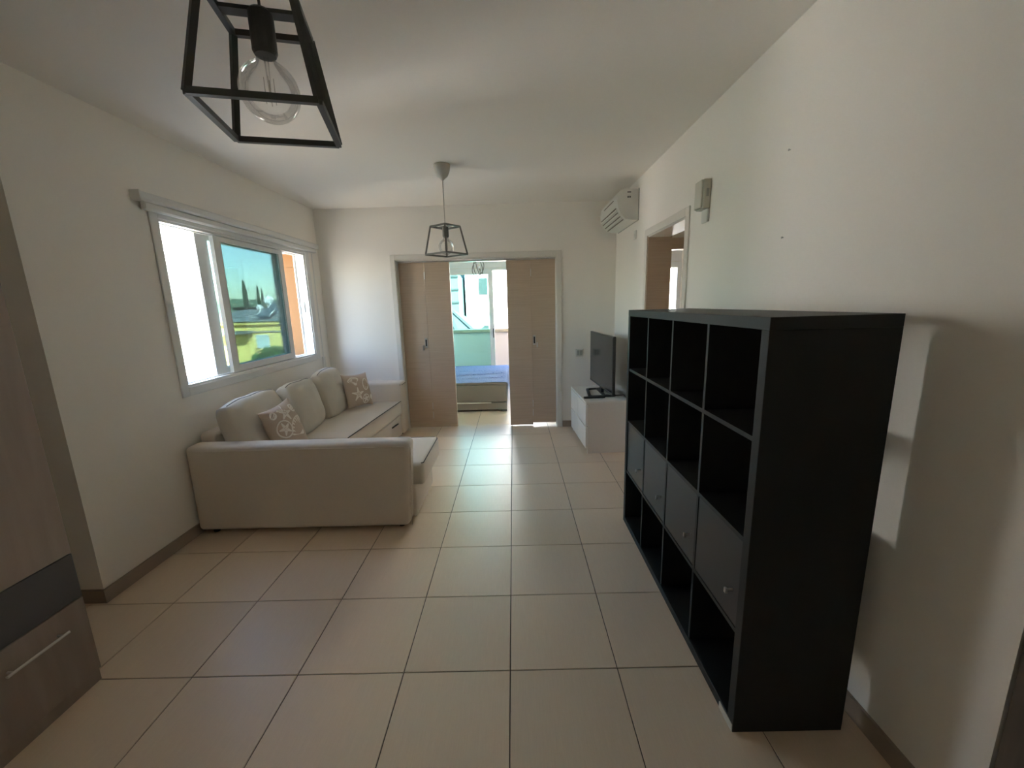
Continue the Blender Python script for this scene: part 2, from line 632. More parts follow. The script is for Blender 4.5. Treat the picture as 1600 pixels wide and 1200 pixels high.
def folding_door(name, label, x0, x1, flip, zb):
    t = thing(name, label, 'folding door', ((x0 + x1) / 2, YD, 0), kind='structure')
    xm = (x0 + x1) / 2
    for k, (a, b) in enumerate(((x0, xm - 0.0002), (xm + 0.0002, x1))):
        z = zb[k]
        lf = link('leaf', B((a, b, YD, YD + 0.036, z, FZ - 0.028), bev=0.002, seg=1), 'door_wood', t)
    for z in (0.13, 0.25, 1.85):
        link('hinge', T([(xm, YD - 0.003, z), (xm, YD - 0.003, z + 0.085)], 0.005, 8), 'steel', t)
    hx = xm - 0.03 if not flip else xm + 0.03
    # recessed pull: oval plate with a dark slot
    h = link('pull_plate', B((hx - 0.017, hx + 0.017, YD - 0.004, YD, 1.03, 1.15), bev=0.0018, seg=2), 'steel', t)
    link('pull_slot', B((hx - 0.009, hx + 0.009, YD - 0.0055, YD - 0.0035, 1.05, 1.13)), 'plastic_dark', h)
    kx = hx - 0.035 if not flip else hx + 0.035
    link('latch', B((kx - 0.008, kx + 0.008, YD - 0.012, YD, 1.0, 1.06), bev=0.002, seg=1), 'steel', t)


folding_door('door_1', 'brown wooden folding door leaves beside the sofa arm', FX0 + 0.014, -0.692, False, (0.012, 0.012))
folding_door('door_2', 'brown wooden folding door leaves beside the white drawer unit', -0.016, FX1 - 0.014, True, (0.012, 0.038))

# ------------------------------------------------------------------ sliding window on the left wall
w = thing('window_1', 'white framed sliding window with tinted glass above the sofa', 'window', (XL, 2.2, WZ0), kind='structure')
# flat casing on the wall
for b in ((XL, XL + 0.012, WY0 - 0.062, WY0, WZ0 - 0.062, WZ1 + 0.03), (XL, XL + 0.012, WY1, WY1 + 0.085, WZ0 - 0.05, WZ1 + 0.03),
          (XL, XL + 0.012, WY0, WY1, WZ0 - 0.06, WZ0), (XL, XL + 0.012, WY0, WY1, WZ1, WZ1 + 0.03)):
    link('casing', B(b, bev=0.003, seg=1), 'white_trim', w)
# outer frame with tracks
FT = 0.016
fr = link('frame', B((XL - 0.106, XL, WY0, WY0 + FT, WZ0, WZ1), (XL - 0.106, XL, WY1 - FT, WY1, WZ0, WZ1),
                     (XL - 0.106, XL, WY0 + FT, WY1 - FT, WZ0, WZ0 + FT), (XL - 0.106, XL, WY0 + FT, WY1 - FT, WZ1 - FT, WZ1)), 'white_frame', w)
for x in (XL - 0.050, XL - 0.097):
    for z in (WZ0 + FT, WZ1 - FT - 0.006):
        link('track', B((x - 0.003, x + 0.003, WY0 + FT, WY1 - FT, z, z + 0.006)), 'white_frame', fr)
link('guide', B((XL - 0.106, XL - 0.095, WY1 - FT - 0.02, WY1 - FT, WZ0 + FT, WZ1 - FT)), 'white_frame', fr)
link('outer_sill', B((XO - 0.05, XL - 0.106, WY0, WY1 - 0.012, WZ0 - 0.03, WZ0 + 0.004)), 'white_trim', fr)


def sash(y0, y1, xc, st, thick=0.030, rail=0.055, handle=False):
    z0, z1 = WZ0 + FT + 0.006, WZ1 - FT - 0.006
    s = link('sash', B((xc - thick / 2, xc + thick / 2, y0, y0 + st, z0, z1), (xc - thick / 2, xc + thick / 2, y1 - st, y1, z0, z1),
                       (xc - thick / 2, xc + thick / 2, y0 + st, y1 - st, z0, z0 + rail), (xc - thick / 2, xc + thick / 2, y0 + st, y1 - st, z1 - rail + 0.015, z1)), 'white_frame', w)
    link('pane', B((xc - 0.003, xc + 0.003, y0 + st, y1 - st, z0 + rail, z1 - rail + 0.015)), 'window_glass', s)
    link('gasket', B((xc + thick / 2 - 0.004, xc + thick / 2 + 0.001, y0 + st - 0.004, y0 + st + 0.002, z0 + rail, z1 - rail + 0.015),
                     (xc + thick / 2 - 0.004, xc + thick / 2 + 0.001, y1 - st - 0.002, y1 - st + 0.004, z0 + rail, z1 - rail + 0.015)), 'plastic_grey', s)
    return s


sash(1.775, 2.72, XL - 0.028, 0.075, rail=0.052)
sash(1.65, 2.775, XL - 0.075, 0.12, rail=0.052)
link('lock', B((XL - 0.06, XL - 0.045, WY1 - FT - 0.012, WY1 - FT, 1.50, 1.62), bev=0.002, seg=1), 'plastic_grey', fr)

# curtain pelmet rail over the window: two stepped mouldings
t = thing('curtain_rail', 'white moulded curtain rail fixed above the sliding window', 'curtain rail', (XL, 2.23, 2.15))
prof = [(XL, 2.255), (XL + 0.052, 2.255), (XL + 0.060, 2.246), (XL + 0.060, 2.214), (XL + 0.050, 2.203), (XL, 2.203)]
link('upper_track', prism_y(prof, 1.115, 3.36), 'white_trim', t)
prof = [(XL + 0.013, 2.203), (XL + 0.036, 2.203), (XL + 0.044, 2.193), (XL + 0.044, 2.166), (XL + 0.036, 2.156), (XL + 0.013, 2.156)]
link('lower_track', prism_y(prof, 1.16, 3.33), 'white_trim', t)
for y in (1.107, 3.36):
    link('end_cap', B((XL, XL + 0.063, y, y + 0.008, 2.20, 2.258), bev=0.002, seg=1), 'white_trim', t)
# shutter strap winder
t = thing('strap_winder', 'small white shutter strap winder on the wall in the window corner', 'strap winder', (XL, 3.295, 0.88))
link('plate', B((XL, XL + 0.014, 3.268, 3.322, 0.845, 0.985), bev=0.003, seg=2), 'white_trim', t)
link('strap', B((XL + 0.004, XL + 0.007, 3.288, 3.302, 0.985, 2.15)), 'white_trim', t)

# ------------------------------------------------------------------ doorway in the right wall
tr = thing('trim_2', 'pale casing and brown wooden lining of the doorway past the shelf unit', 'door casing', (XR, 1.9, 0), kind='structure')
for b in ((XR - 0.012, XR, DY1 - 0.004, DY1 + 0.055, 0, DZ + 0.06), (XR - 0.012, XR, DY0 - 0.055, DY0 + 0.004, 0, DZ + 0.06), (XR - 0.012, XR, DY0 + 0.004, DY1 - 0.004, DZ, DZ + 0.06)):
    link('casing', B(b, bev=0.003, seg=1), 'casing_paint', tr)
link('lining', B((XR, XRO + 0.02, DY1 - 0.015, DY1, 0, DZ)), 'door_wood', tr)
link('lining', B((XR, XRO, DY0, DY0 + 0.015, 0, DZ)), 'door_wood', tr)
link('soffit', B((XR, XRO, DY0 + 0.015, DY1 - 0.015, DZ - 0.012, DZ)), 'casing_paint', tr)
tr = thing('trim_3', 'brown wooden door lining at the far end of the side hall', 'door casing', (2.16, YF, 0), kind='structure')
link('lining_head', B((1.70, 2.62, YF - 0.02, YB, 2.10, 2.225)), 'door_wood', tr)
link('lining_side', B((1.70, 1.72, YF - 0.02, YB, 0, 2.10)), 'door_wood', tr)
link('lining_side', B((2.60, 2.62, YF - 0.02, YB, 0, 2.10)), 'door_wood', tr)

tr = thing('trim_4', 'dark wooden door frame where the long white wall ends', 'door frame', (XR, -0.68, 0), kind='structure')
link('post', B((XR - 0.004, XRO, -0.76, -0.622, 0, 2.12)), 'frame_wood', tr)
link('post', B((XR - 0.004, XRO, -1.749, -1.64, 0, 2.12)), 'frame_wood', tr)
link('head', B((XR - 0.004, XRO, -1.749, -0.622, 2.12, 2.24)), 'frame_wood', tr)

# ------------------------------------------------------------------ balcony door of the bedroom
w = thing('window_2', 'sliding balcony door with green tinted pane behind the bed', 'balcony door', (-0.5, YE, 0), kind='structure')
fr = link('frame', B((BX0, BX0 + 0.05, YE + 0.02, YE + 0.14, 0, 2.17), (BX1 - 0.05, BX1, YE + 0.02, YE + 0.14, 0, 2.17), (BX0 + 0.05, BX1 - 0.05, YE + 0.02, YE + 0.14, 2.135, 2.17),
                     (BX0 + 0.05, BX1 - 0.05, YE + 0.02, YE + 0.14, 0, 0.03)), 'white_trim', w)
link('shutter_box', B((BX0, BX1, YE + 0.02, YE + 0.14, 2.185, 2.30)), 'white_trim', w)
link('shutter_seam', B((BX0, BX1, YE + 0.03, YE + 0.14, 2.17, 2.185)), 'casing_paint', w)
s = link('sash', B((-1.30, -1.22, YE + 0.03, YE + 0.07, 0.03, 2.135), (-0.385, -0.30, YE + 0.03, YE + 0.07, 0.03, 2.135), (-1.22, -0.385, YE + 0.03, YE + 0.07, 2.07, 2.135),
                   (-1.22, -0.385, YE + 0.03, YE + 0.07, 0.03, 0.12)), 'white_trim', w)
link('pane', B((-1.22, -0.385, YE + 0.047, YE + 0.053, 0.12, 2.07)), 'balcony_glass', s)
link('handle', B((-0.325, -0.308, YE + 0.018, YE + 0.03, 0.93, 1.10), bev=0.003, seg=1), 'plastic_dark', s)
s = link('sash', B((-1.70, -1.62, YE + 0.08, YE + 0.12, 0.03, 2.135), (-1.36, -1.28, YE + 0.08, YE + 0.12, 0.03, 2.135), (-1.62, -1.36, YE + 0.08, YE + 0.12, 2.07, 2.135),
                   (-1.62, -1.36, YE + 0.08, YE + 0.12, 0.03, 0.12)), 'white_trim', w)
link('pane', B((-1.62, -1.36, YE + 0.097, YE + 0.103, 0.12, 2.07)), 'balcony_glass', s)
# side room window with a shutter box
w = thing('window_3', 'bright tall window with shutter box seen through the side doorway', 'window', (2.7, YE, 0), kind='structure')
fr = link('frame', B((R2X1 - 0.07, R2X1, YE + 0.02, YE + 0.1, 0, 2.19), (R2X0, R2X0 + 0.05, YE + 0.02, YE + 0.1, 0, 2.19), (R2X0 + 0.05, R2X1 - 0.07, YE + 0.02, YE + 0.1, 2.09, 2.19),
                     (R2X0 + 0.05, R2X1 - 0.07, YE + 0.02, YE + 0.1, 0, 0.9)), 'white_trim', w)
link('pane', B((R2X0 + 0.05, R2X1 - 0.07, YE + 0.055, YE + 0.061, 0.9, 2.09)), 'clear_glass', fr)
link('shutter_box', B((R2X0, R2X1, YE + 0.02, YE + 0.12, 2.205, 2.535)), 'blind_white', w)
link('shutter_seam', B((R2X0, R2X1, YE + 0.03, YE + 0.1, 2.19, 2.205)), 'casing_paint', w)

# unseen window added behind the camera to lift the near walls and floor
w = thing('fill_window', 'white framed unseen window added behind the camera for fill light', 'window', (XR, -2.6, NZ0), kind='structure')
for b in ((XR + 0.06, XR + 0.12, NY0, NY0 + 0.05, NZ0, NZ1), (XR + 0.06, XR + 0.12, NY1 - 0.05, NY1, NZ0, NZ1),
          (XR + 0.06, XR + 0.12, NY0 + 0.05, NY1 - 0.05, NZ0, NZ0 + 0.05), (XR + 0.06, XR + 0.12, NY0 + 0.05, NY1 - 0.05, NZ1 - 0.05, NZ1)):
    link('frame', B(b), 'white_frame', w)
link('pane', B((XR + 0.087, XR + 0.093, NY0 + 0.05, NY1 - 0.05, NZ0 + 0.05, NZ1 - 0.05)), 'clear_glass', w)

# ------------------------------------------------------------------ balcony and the outside world
struct('floor_balcony', B((-3.5, 4.2, YEO, 7.6, -0.15, -0.02)), 'ext_cream', 'cream paved balcony floor outside the bedroom', 'floor')
pp = thing('wall_parapet', 'cream rendered balcony parapet with a tan coping behind the bed', 'parapet', (0, 7.4, 0), kind='structure')
link('render_panel', B((-3.5, 4.2, 7.3, 7.5, -0.02, 0.955)), 'ext_cream', pp)
link('coping', B((-3.5, 4.2, 7.26, 7.54, 0.955, 1.02), bev=0.008, seg=1), 'coping_tan', pp)
struct('ground', B((-300, 300, -300, 300, -6.3, -6.0)), 'ground', 'dusty open ground between the neighbouring houses', 'ground')
# unseen mass overhead, shaped so that the sun cannot reach the shaded side
struct('sun_block_mass', B((-2.6, 6.0, -8.0, 6.3, H + 0.2, H + 3.4)), 'ext_orange', 'unseen storey mass above the flat, shaped to block the sun', 'building')


def window_unit(parent, x0, x1, y0, y1, z0, z1, axis, side, shut=False):
    """a window on a facade: frame part with pane sub-part; axis = facade normal axis"""
    e = 0.06
    if axis == 'y':
        f = link('window', B((x0, x1, y0 - e if side < 0 else y0, y0 if side < 0 else y0 + e, z0, z1)), 'ext_white', parent)
        q = y0 - e - 0.02 if side < 0 else y0 + e
        link('pane', B((x0 + 0.1, x1 - 0.1, q, q + 0.02, z0 + 0.1, z1 - 0.1)), 'ext_line', f)
    else:
        f = link('window', B((x0, x0 + e, y0, y1, z0, z1)), 'shutter_blue', parent)
        ym = (y0 + y1) / 2
        for a, b in ((y0 + 0.06, ym - 0.04), (ym + 0.04, y1 - 0.06)):
            link('shutter', B((x0 + e, x0 + e + 0.04, a, b, z0 + 0.08, z1 - 0.08)), 'shutter_blue', f)


# white block of flats close to the sliding window
t = thing('apartment_block', 'white block of flats filling the open window gap', 'building', (-9, 9.5, -6))
link('wall', B((-14.5, -8.3, 4.5, 9.95, -6, 4.3)), 'ext_white', t)
# white building opposite the balcony
t = thing('white_building', 'sunlit white building opposite the bedroom balcony', 'building', (1, 24, -6))
link('wall', B((-2.6, 9, 22, 30, -6, 9)), 'ext_white', t)
for x in (-1.95, -0.1):
    for z in (-0.6, 2.0):
        window_unit(t, x, x + 0.7, 22, 22, z, z + 1.1, 'y', -1)
# banded grey building beside it
t = thing('banded_building', 'grey building with dark horizontal bands beyond the balcony', 'building', (-4.2, 19, -6))
link('wall', B((-8.0, -2.75, 20, 26, -6, 3.0)), 'ext_grey', t)
bm = bmesh.new()
for p in ((-8.0, 20, 3.0), (-2.75, 20, 3.0), (-3.35, 20, 4.0), (-8.0, 20, 4.0)):
    bm.verts.new(p)
bm.verts.ensure_lookup_table()
f = bm.faces.new(bm.verts)
r = bmesh.ops.extrude_face_region(bm, geom=[f])
bmesh.ops.translate(bm, vec=(0, 6, 0), verts=[v for v in r['geom'] if isinstance(v, bmesh.types.BMVert)])
link('gable', bm, 'ext_grey', t)
for z in (0.35, 1.0, 1.65, 2.3, 2.95):
    link('band', B((-8.0, -2.72, 19.94, 20, z, z + 0.09)), 'ext_line', t)
# low house with a tiled roof below the balcony
t = thing('small_house', 'low house with a striped tiled roof beyond the balcony parapet', 'house', (-2.4, 13, -6))
link('wall', B((-4.6, -1.6, 13, 16.5, -6, 0.62)), 'ext_grey', t)
bm = bmesh.new()
vs = [bm.verts.new(p) for p in ((-5, 12.7, 0.6), (-1.25, 12.7, 0.6), (-1.25, 16.8, 0.6), (-5, 16.8, 0.6), (-4.2, 14.7, 1.55), (-2.6, 14.7, 1.55))]
for f in ((0, 1, 5, 4), (1, 2, 5), (2, 3, 4, 5), (3, 0, 4), (3, 2, 1, 0)):
    bm.faces.new([vs[i] for i in f])
rf = link('roof', bm, 'ext_grey', t)
for k in range(7):
    x = -4.9 + k * 0.6
    bm = bmesh.new()
    xt = max(-4.2, min(-2.6, x))
    bar(bm, (x, 12.69, 0.63), (xt, 14.7, 1.58), 0.12, 0.05)
    link('roof_rib', bm, 'roof_tile', rf)

# yellow house across from the sliding window (seen through the tinted panes)
YHX, YHY = -24.0, 37.0
t = thing('yellow_house', 'yellow house with a blue shuttered window seen through the tinted panes', 'house', (YHX, YHY, -6))
link('wall', B((YHX - 8, YHX + 7, YHY, YHY + 9, -6, 0.62)), 'ext_yellow', t)
link('cornice', B((YHX - 8.2, YHX + 7.2, YHY - 0.35, YHY + 9.2, 0.30, 0.62), bev=0.05, seg=1), 'ext_yellow', t)
link('string_course', B((YHX - 8, YHX + 7, YHY - 0.10, YHY, -0.42, -0.30)), 'ext_cream', t)
link('porch_roof', B((YHX - 3.0, YHX - 0.45, YHY - 1.4, YHY, -0.46, -0.22)), 'roof_grey', t)
f = link('window', B((YHX - 0.25, YHX + 0.97, YHY - 0.06, YHY, -1.92, -0.60)), 'ext_white', t)
for a in (-0.2, 0.18, 0.56):
    link('shutter', B((YHX + a, YHX + a + 0.34, YHY - 0.11, YHY - 0.06, -1.86, -0.66)), 'shutter_blue', f)
bm = bmesh.new()
vs = [bm.verts.new(p) for p in ((YHX - 8.4, YHY - 0.5, 0.62), (YHX + 7.4, YHY - 0.5, 0.62), (YHX + 7.4, YHY + 9.4, 0.62), (YHX - 8.4, YHY + 9.4, 0.62), (YHX - 4, YHY + 4.5, 1.75), (YHX + 3.4, YHY + 4.5, 1.75))]
for f in ((0, 1, 5, 4), (1, 2, 5), (2, 3, 4, 5), (3, 0, 4), (3, 2, 1, 0)):
    bm.faces.new([vs[i] for i in f])
link('roof', bm, 'roof_grey', t)


def water_heater(x, y, z, rad, label):
    h = thing('solar_water_heater', label, 'water heater', (x, y, z), group='solar water heaters on the yellow house roof')
    tk = link('tank', L([(0, -0.75), (rad * 0.7, -0.72), (rad, -0.6), (rad, 0.6), (rad * 0.7, 0.72), (0, 0.75)], (0, 0, 0), 18), 'tank_white', h, local=True, smooth=True)
    tk.location = (0, 0.1, 0.62 + rad)
    tk.rotation_euler = (PI / 2, 0, 0.5)
    p = link('panel', B((-0.55, 0.55, -1.0, 1.0, -0.04, 0.04)), 'solar_panel', h, local=True)
    p.location = (0.95, -0.5, 0.42)
    p.rotation_euler = (math.radians(22), math.radians(8), 0.25)
    for k in (-1, 1):
        bm = bmesh.new()
        bar(bm, (k * 0.22, 0.1, 0), (k * 0.18, 0.1, 0.7), 0.05)
        link('leg', bm, 'tank_white', h, local=True)
    for k in (-1, 1):
        link('panel_rail', B((k * 0.52 - 0.04, k * 0.52 + 0.04, -1.0, 1.0, 0.04, 0.08)), 'tank_white', p, local=True)


water_heater(YHX - 0.75, YHY + 3.6, 1.54, 0.46, 'large white solar water tank on the yellow house roof')
water_heater(YHX - 0.45, YHY + 1.4, 1.02, 0.26, 'small white solar tank in front of the large roof tank')
water_heater(YHX + 1.2, YHY + 2.0, 1.18, 0.25, 'small white solar tank beside the large roof tank')


def foliage(bm, c, rx, rz, n, size, rnd):
    for _ in range(n):
        while True:
            p = Vector((rnd.uniform(-1, 1), rnd.uniform(-1, 1), rnd.uniform(-1, 1)))
            if 0.3 < p.length < 1:
                break
        q = Vector((c[0] + p.x * rx, c[1] + p.y * rx, c[2] + p.z * rz))
        a = Vector((rnd.uniform(-1, 1), rnd.uniform(-1, 1), rnd.uniform(-1, 1))).normalized()
        b = a.orthogonal().normalized()
        s = size * rnd.uniform(0.6, 1.3)
        vs = [bm.verts.new(q + a * s), bm.verts.new(q + b * s * 0.45), bm.verts.new(q - a * s), bm.verts.new(q - b * s * 0.45)]
        bm.faces.new(vs)


rnd = random.Random(3)
t = thing('garden_tree', 'bright green leafy tree in front of the yellow house', 'tree', (-12.9, 20.0, -6))
link('trunk', T([(-12.9, 20.0, -6), (-12.85, 20.0, -3), (-12.95, 20.0, -1.6)], [0.16, 0.12, 0.06], 8), 'trunk', t)
bm = bmesh.new()
foliage(bm, (-12.7, 20.0, -1.55), 1.25, 1.25, 1800, 0.17, rnd)
link('crown', bm, 'leaf_green', t)
for k, (az, el, d, hgt) in enumerate(((-32.8, 3.7, 150, 0.85), (-31.5, 3.1, 155, 0.62), (-31.1, 2.9, 158, 0.5))):
    x, y = cam_loc.x + d * math.sin(math.radians(az)), cam_loc.y + d * math.cos(math.radians(az))
    zt = 1.53 + d * math.tan(math.radians(el))
    t = thing('cypress', ('tall dark cypress standing behind the yellow house roof', 'slim dark cypress beside the tall cypress', 'thin dark cypress farthest from the tall cypress')[k], 'tree', (x, y, -6), group='cypress trees behind the roofs')
    link('trunk', T([(x, y, -6), (x, y, 0)], 0.15, 8), 'trunk', t)
    bm = bmesh.new()
    lathe(bm, [(0, -5), (0.75 * hgt, -4), (0.8 * hgt, 0), (0.7 * hgt, zt - 4.0), (0.3 * hgt, zt - 1.0), (0, zt)], (x, y, 0), 12)
    for v in bm.verts:
        v.co += noise.noise_vector(v.co * 1.7) * 0.18
    link('crown', bm, 'cypress_green', t)
# houses and hills in the distance
t = thing('far_house', 'pale house roof in the distance below the cypresses', 'house', (-45, 78, -6))
link('wall', B((-52, -45, 76, 84, -6, 1.9)), 'ext_grey', t)
link('roof', B((-52.3, -44.7, 75.7, 84.3, 1.9, 2.4)), 'roof_tile', t)
for k, (x, y, r_, z) in enumerate(((-40.0, 70.0, 2.6, 0.9), (-36.2, 66.0, 2.0, 0.6), (-38, 90, 3.5, 1.6))):
    t = thing('round_tree', ('green round tree beside the distant pale house', 'small green tree beside the distant roofs', 'broad green tree behind the distant roofs')[k], 'tree', (x, y, -6), group='distant green trees')
    link('trunk', T([(x, y, -6), (x, y, z - r_ * 0.5)], 0.2, 8), 'trunk', t)
    bm = bmesh.new()
    foliage(bm, (x, y, z - r_ * 0.3), r_, r_ * 0.8, 700, 0.4, rnd)
    link('crown', bm, 'leaf_green', t)
bm = bmesh.new()
bmesh.ops.create_grid(bm, x_segments=60, y_segments=6, size=0.5)
for v in bm.verts:
    a = math.radians(-85 + (v.co.x + .5) * 150)
    d = 160 + (v.co.y + .5) * 240
    e = (v.co.y + .5)
    v.co = Vector((d * math.sin(a), d * math.cos(a), -6 + e * (17 + 4 * noise.noise(Vector((a * 4, e, 0))))))
struct('hill', bm, 'hill', 'low green hills on the horizon behind the houses', 'hill')

# ------------------------------------------------------------------ corner sofa
AX0, AX1 = -2.185, -0.665
sf = thing('corner_sofa', 'grey-beige fabric corner sofa with chaise along the window wall', 'sofa', (-1.6, 2.2, 0))
bm = soft(AX0, AX1, 1.12, 1.265, 0.03, 0.645, 0.035, 4)
for v in bm.verts:   # side panel leans out slightly towards its top
    if v.co.x > -1.0:
        v.co.x -= 0.045 * (1 - v.co.z / 0.645)
na = link('arm', bm, 'sofa_fabric', sf, smooth=True)
link('seam', T([(AX0 + 0.03, 1.1215, 0.612), (-1.4, 1.1195, 0.615), (AX1 - 0.035, 1.1215, 0.612), (AX1 - 0.004, 1.15, 0.60), (AX1 - 0.012, 1.15, 0.35), (AX1 - 0.035, 1.15, 0.03)], 0.004, 6), 'sofa_fabric', na)
fa = link('arm', soft(-2.185, -1.285, 3.235, 3.435, 0.03, 0.662, 0.035, 4), 'sofa_fabric', sf, smooth=True)
link('seam', T([(-1.31, 3.236, 0.63), (-1.288, 3.26, 0.63), (-1.286, 3.40, 0.63)], 0.004, 6), 'piping', fa)
link('backrest', soft(-2.185, -2.055, 1.268, 3.232, 0.03, 0.70, 0.03, 4), 'sofa_fabric', sf, smooth=True)
# chaise: base and overhanging seat cushion
link('chaise_base', soft(-2.05, -0.685, 1.268, 1.86, 0.02, 0.262, 0.018, 3), 'sofa_fabric', sf, smooth=True)
ch = link('chaise_cushion', soft(-2.05, -0.615, 1.27, 1.872, 0.266, 0.435, 0.028, 4, puff=0.012, cuts=3), 'sofa_fabric', sf, smooth=True)
link('piping', T([(-0.635, 1.285, 0.43), (-0.622, 1.30, 0.428), (-0.619, 1.58, 0.432), (-0.622, 1.84, 0.428), (-0.65, 1.867, 0.428), (-1.0, 1.868, 0.430), (-1.39, 1.868, 0.428)], 0.0045, 6), 'piping', ch)
# pull-out seat with slightly slanting front
bm = soft(-2.05, -1.40, 1.876, 3.232, 0.275, 0.438, 0.02, 3, puff=0.006, cuts=3)
for v in bm.verts:
    if v.co.x > -1.6:
        v.co.x += 0.095 * (v.co.y - 1.876) / 1.36
st = link('seat_cushion', bm, 'sofa_fabric', sf, smooth=True)
link('piping', T([(-1.402, 1.89, 0.435), (-1.355, 2.55, 0.437), (-1.308, 3.225, 0.435)], 0.0045, 6), 'piping', st)
bm = soft(-2.05, -1.42, 1.866, 3.232, 0.03, 0.27, 0.012, 2)
for v in bm.verts:
    if v.co.x > -1.6:
        v.co.x += 0.10 * (v.co.y - 1.866) / 1.36
ps = link('pull_out_base', bm, 'sofa_fabric', sf, smooth=True)
link('pull_strap', T([(-1.34, 2.92, 0.20), (-1.322, 3.0, 0.205), (-1.318, 3.08, 0.20)], 0.008, 6), 'piping', ps)
for x, y in ((-2.1, 1.18), (-0.78, 1.2), (-0.78, 1.78), (-1.36, 3.34), (-2.1, 3.34)):
    link('foot', L([(0, 0), (0.02, 0), (0.024, 0.032), (0, 0.032)], (x, y, 0), 12), 'plastic_dark', sf)


def cushion_mesh(wd, ht, dp, wrinkle=0.006, seed=0, n=22, boxy=0.55, ears=0.0, gusset=0.0, rounding=0.0):
    """stuffed cushion standing in the local xz-plane, front = -y; returns bm and surface fn.
    gusset = half width of the boxed side band, rounding = how far the corners are drawn in"""
    def half(u, v):
        a = max(0.0, 1 - abs(u) ** 2.6) * max(0.0, 1 - abs(v) ** 2.6)
        return a ** boxy

    def pos(u, v, s):
        e = 1.0 + ears * (abs(u) * abs(v)) ** 3 - rounding * (abs(u) * abs(v)) ** 4
        pin = 1 - 0.045 * (1 - u * u) * abs(v) ** 3
        pin2 = 1 - 0.045 * (1 - v * v) * abs(u) ** 3
        if gusset:
            pin = 1 + 0.035 * (1 - u * u) * abs(v) ** 3
            pin2 = 1 + 0.02 * (1 - v * v) * abs(u) ** 3
        x = u * wd / 2 * e * pin2
        z = v * ht / 2 * e * pin
        h_ = half(u, v)
        y = s * (gusset + (dp / 2 - gusset) * h_)
        nz = noise.noise(Vector((x * 7 + seed * 9.1, z * 7, s * 3 + seed)))
        nz2 = noise.noise(Vector((x * 24 + seed, z * 9 + z * z * 30, s)))
        y += s * (nz * wrinkle + nz2 * wrinkle * 0.7 * abs(v)) * h_
        if gusset:
            z += 0.016 * noise.noise(Vector((x * 5 + seed * 4.3, seed, 0.3))) * max(0, v)
            x += 0.010 * noise.noise(Vector((z * 6, seed * 3.1, 2.0))) * abs(u)
        return Vector((x, y, z))
    bm = bmesh.new()
    g = {}
    for s in (-1, 1):
        for i in range(n + 1):
            for j in range(n + 1):
                u = math.sin((i / n - .5) * PI)
                v = math.sin((j / n - .5) * PI)
                rim = i in (0, n) or j in (0, n)
                if rim and s == 1 and not gusset:
                    g[(s, i, j)] = g[(-1, i, j)]
                else:
                    g[(s, i, j)] = bm.verts.new(pos(u, v, s))
        for i in range(n):
            for j in range(n):
                bm.faces.new([g[(s, i, j)], g[(s, i + 1, j)], g[(s, i + 1, j + 1)], g[(s, i, j + 1)]])
    if gusset:
        ring = [(i, 0) for i in range(n)] + [(n, j) for j in range(n)] + [(i, n) for i in range(n, 0, -1)] + [(0, j) for j in range(n, 0, -1)]
        mid = []
        for (i, j) in ring:
            a, b = g[(-1, i, j)].co, g[(1, i, j)].co
            c = (a + b) / 2
            o = Vector((c.x, 0, c.z)).normalized() * 0.012
            mid.append(bm.verts.new(c + o))
        m = len(ring)
        for k in range(m):
            k2 = (k + 1) % m
            for s in (-1, 1):
                bm.faces.new([g[(s, *ring[k])], g[(s, *ring[k2])], mid[k2], mid[k]])
    return bm, pos


def orient(o, loc, right, upv):
    """place a local frame: x = right, z = up, y = right x up turned (front = -y)"""
    r = Vector(right).normalized()
    u = Vector(upv)
    u = (u - r * u.dot(r)).normalized()
    f = u.cross(r)
    m = Matrix((r, f, u)).transposed().to_4x4()
    m.translation = Vector(loc)
    o.matrix_world = m


def back_cushion(label, yc, wd, ht, dp, lean, zc, xc, yaw, seed):
    o = thing('back_cushion', label, 'cushion', (xc, yc, zc), group='back cushions on the corner sofa')
    bm, pos = cushion_mesh(wd, ht, dp, 0.022, seed, 26, 0.45, gusset=0.034, rounding=0.07)
    c = link('cover', bm, 'cushion_fabric', o, local=True, smooth=True)
    pts = [pos(-1 + 2 * k / 30, 1.0, -1) + Vector((0, -0.001, 0.001)) for k in range(31)]
    link('piping', T(pts[1:-1], 0.0032, 6), 'piping', c, local=True)
    # local x runs along -y world? front faces +x world
    ca, sa = math.cos(yaw), math.sin(yaw)
    right = Vector((sa, ca, 0))                      # along the backrest
    upv = Vector((-math.sin(lean) * ca, math.sin(lean) * sa, math.cos(lean)))
    orient(o, (xc, yc, zc), right, upv)
    return o


back_cushion('wide wrinkled grey-beige back cushion next to the low arm, behind a shell pillow', 1.585, 0.62, 0.46, 0.22, 0.28, 0.66, -1.955, 0.0, 1)
back_cushion('upright grey-beige back cushion in the middle of the sofa row of three', 2.185, 0.55, 0.45, 0.23, 0.22, 0.655, -1.92, -0.10, 2)
back_cushion('grey-beige back cushion beside the shell pillow at the far sofa arm', 2.765, 0.55, 0.47, 0.23, 0.24, 0.665, -1.92, -0.08, 3)


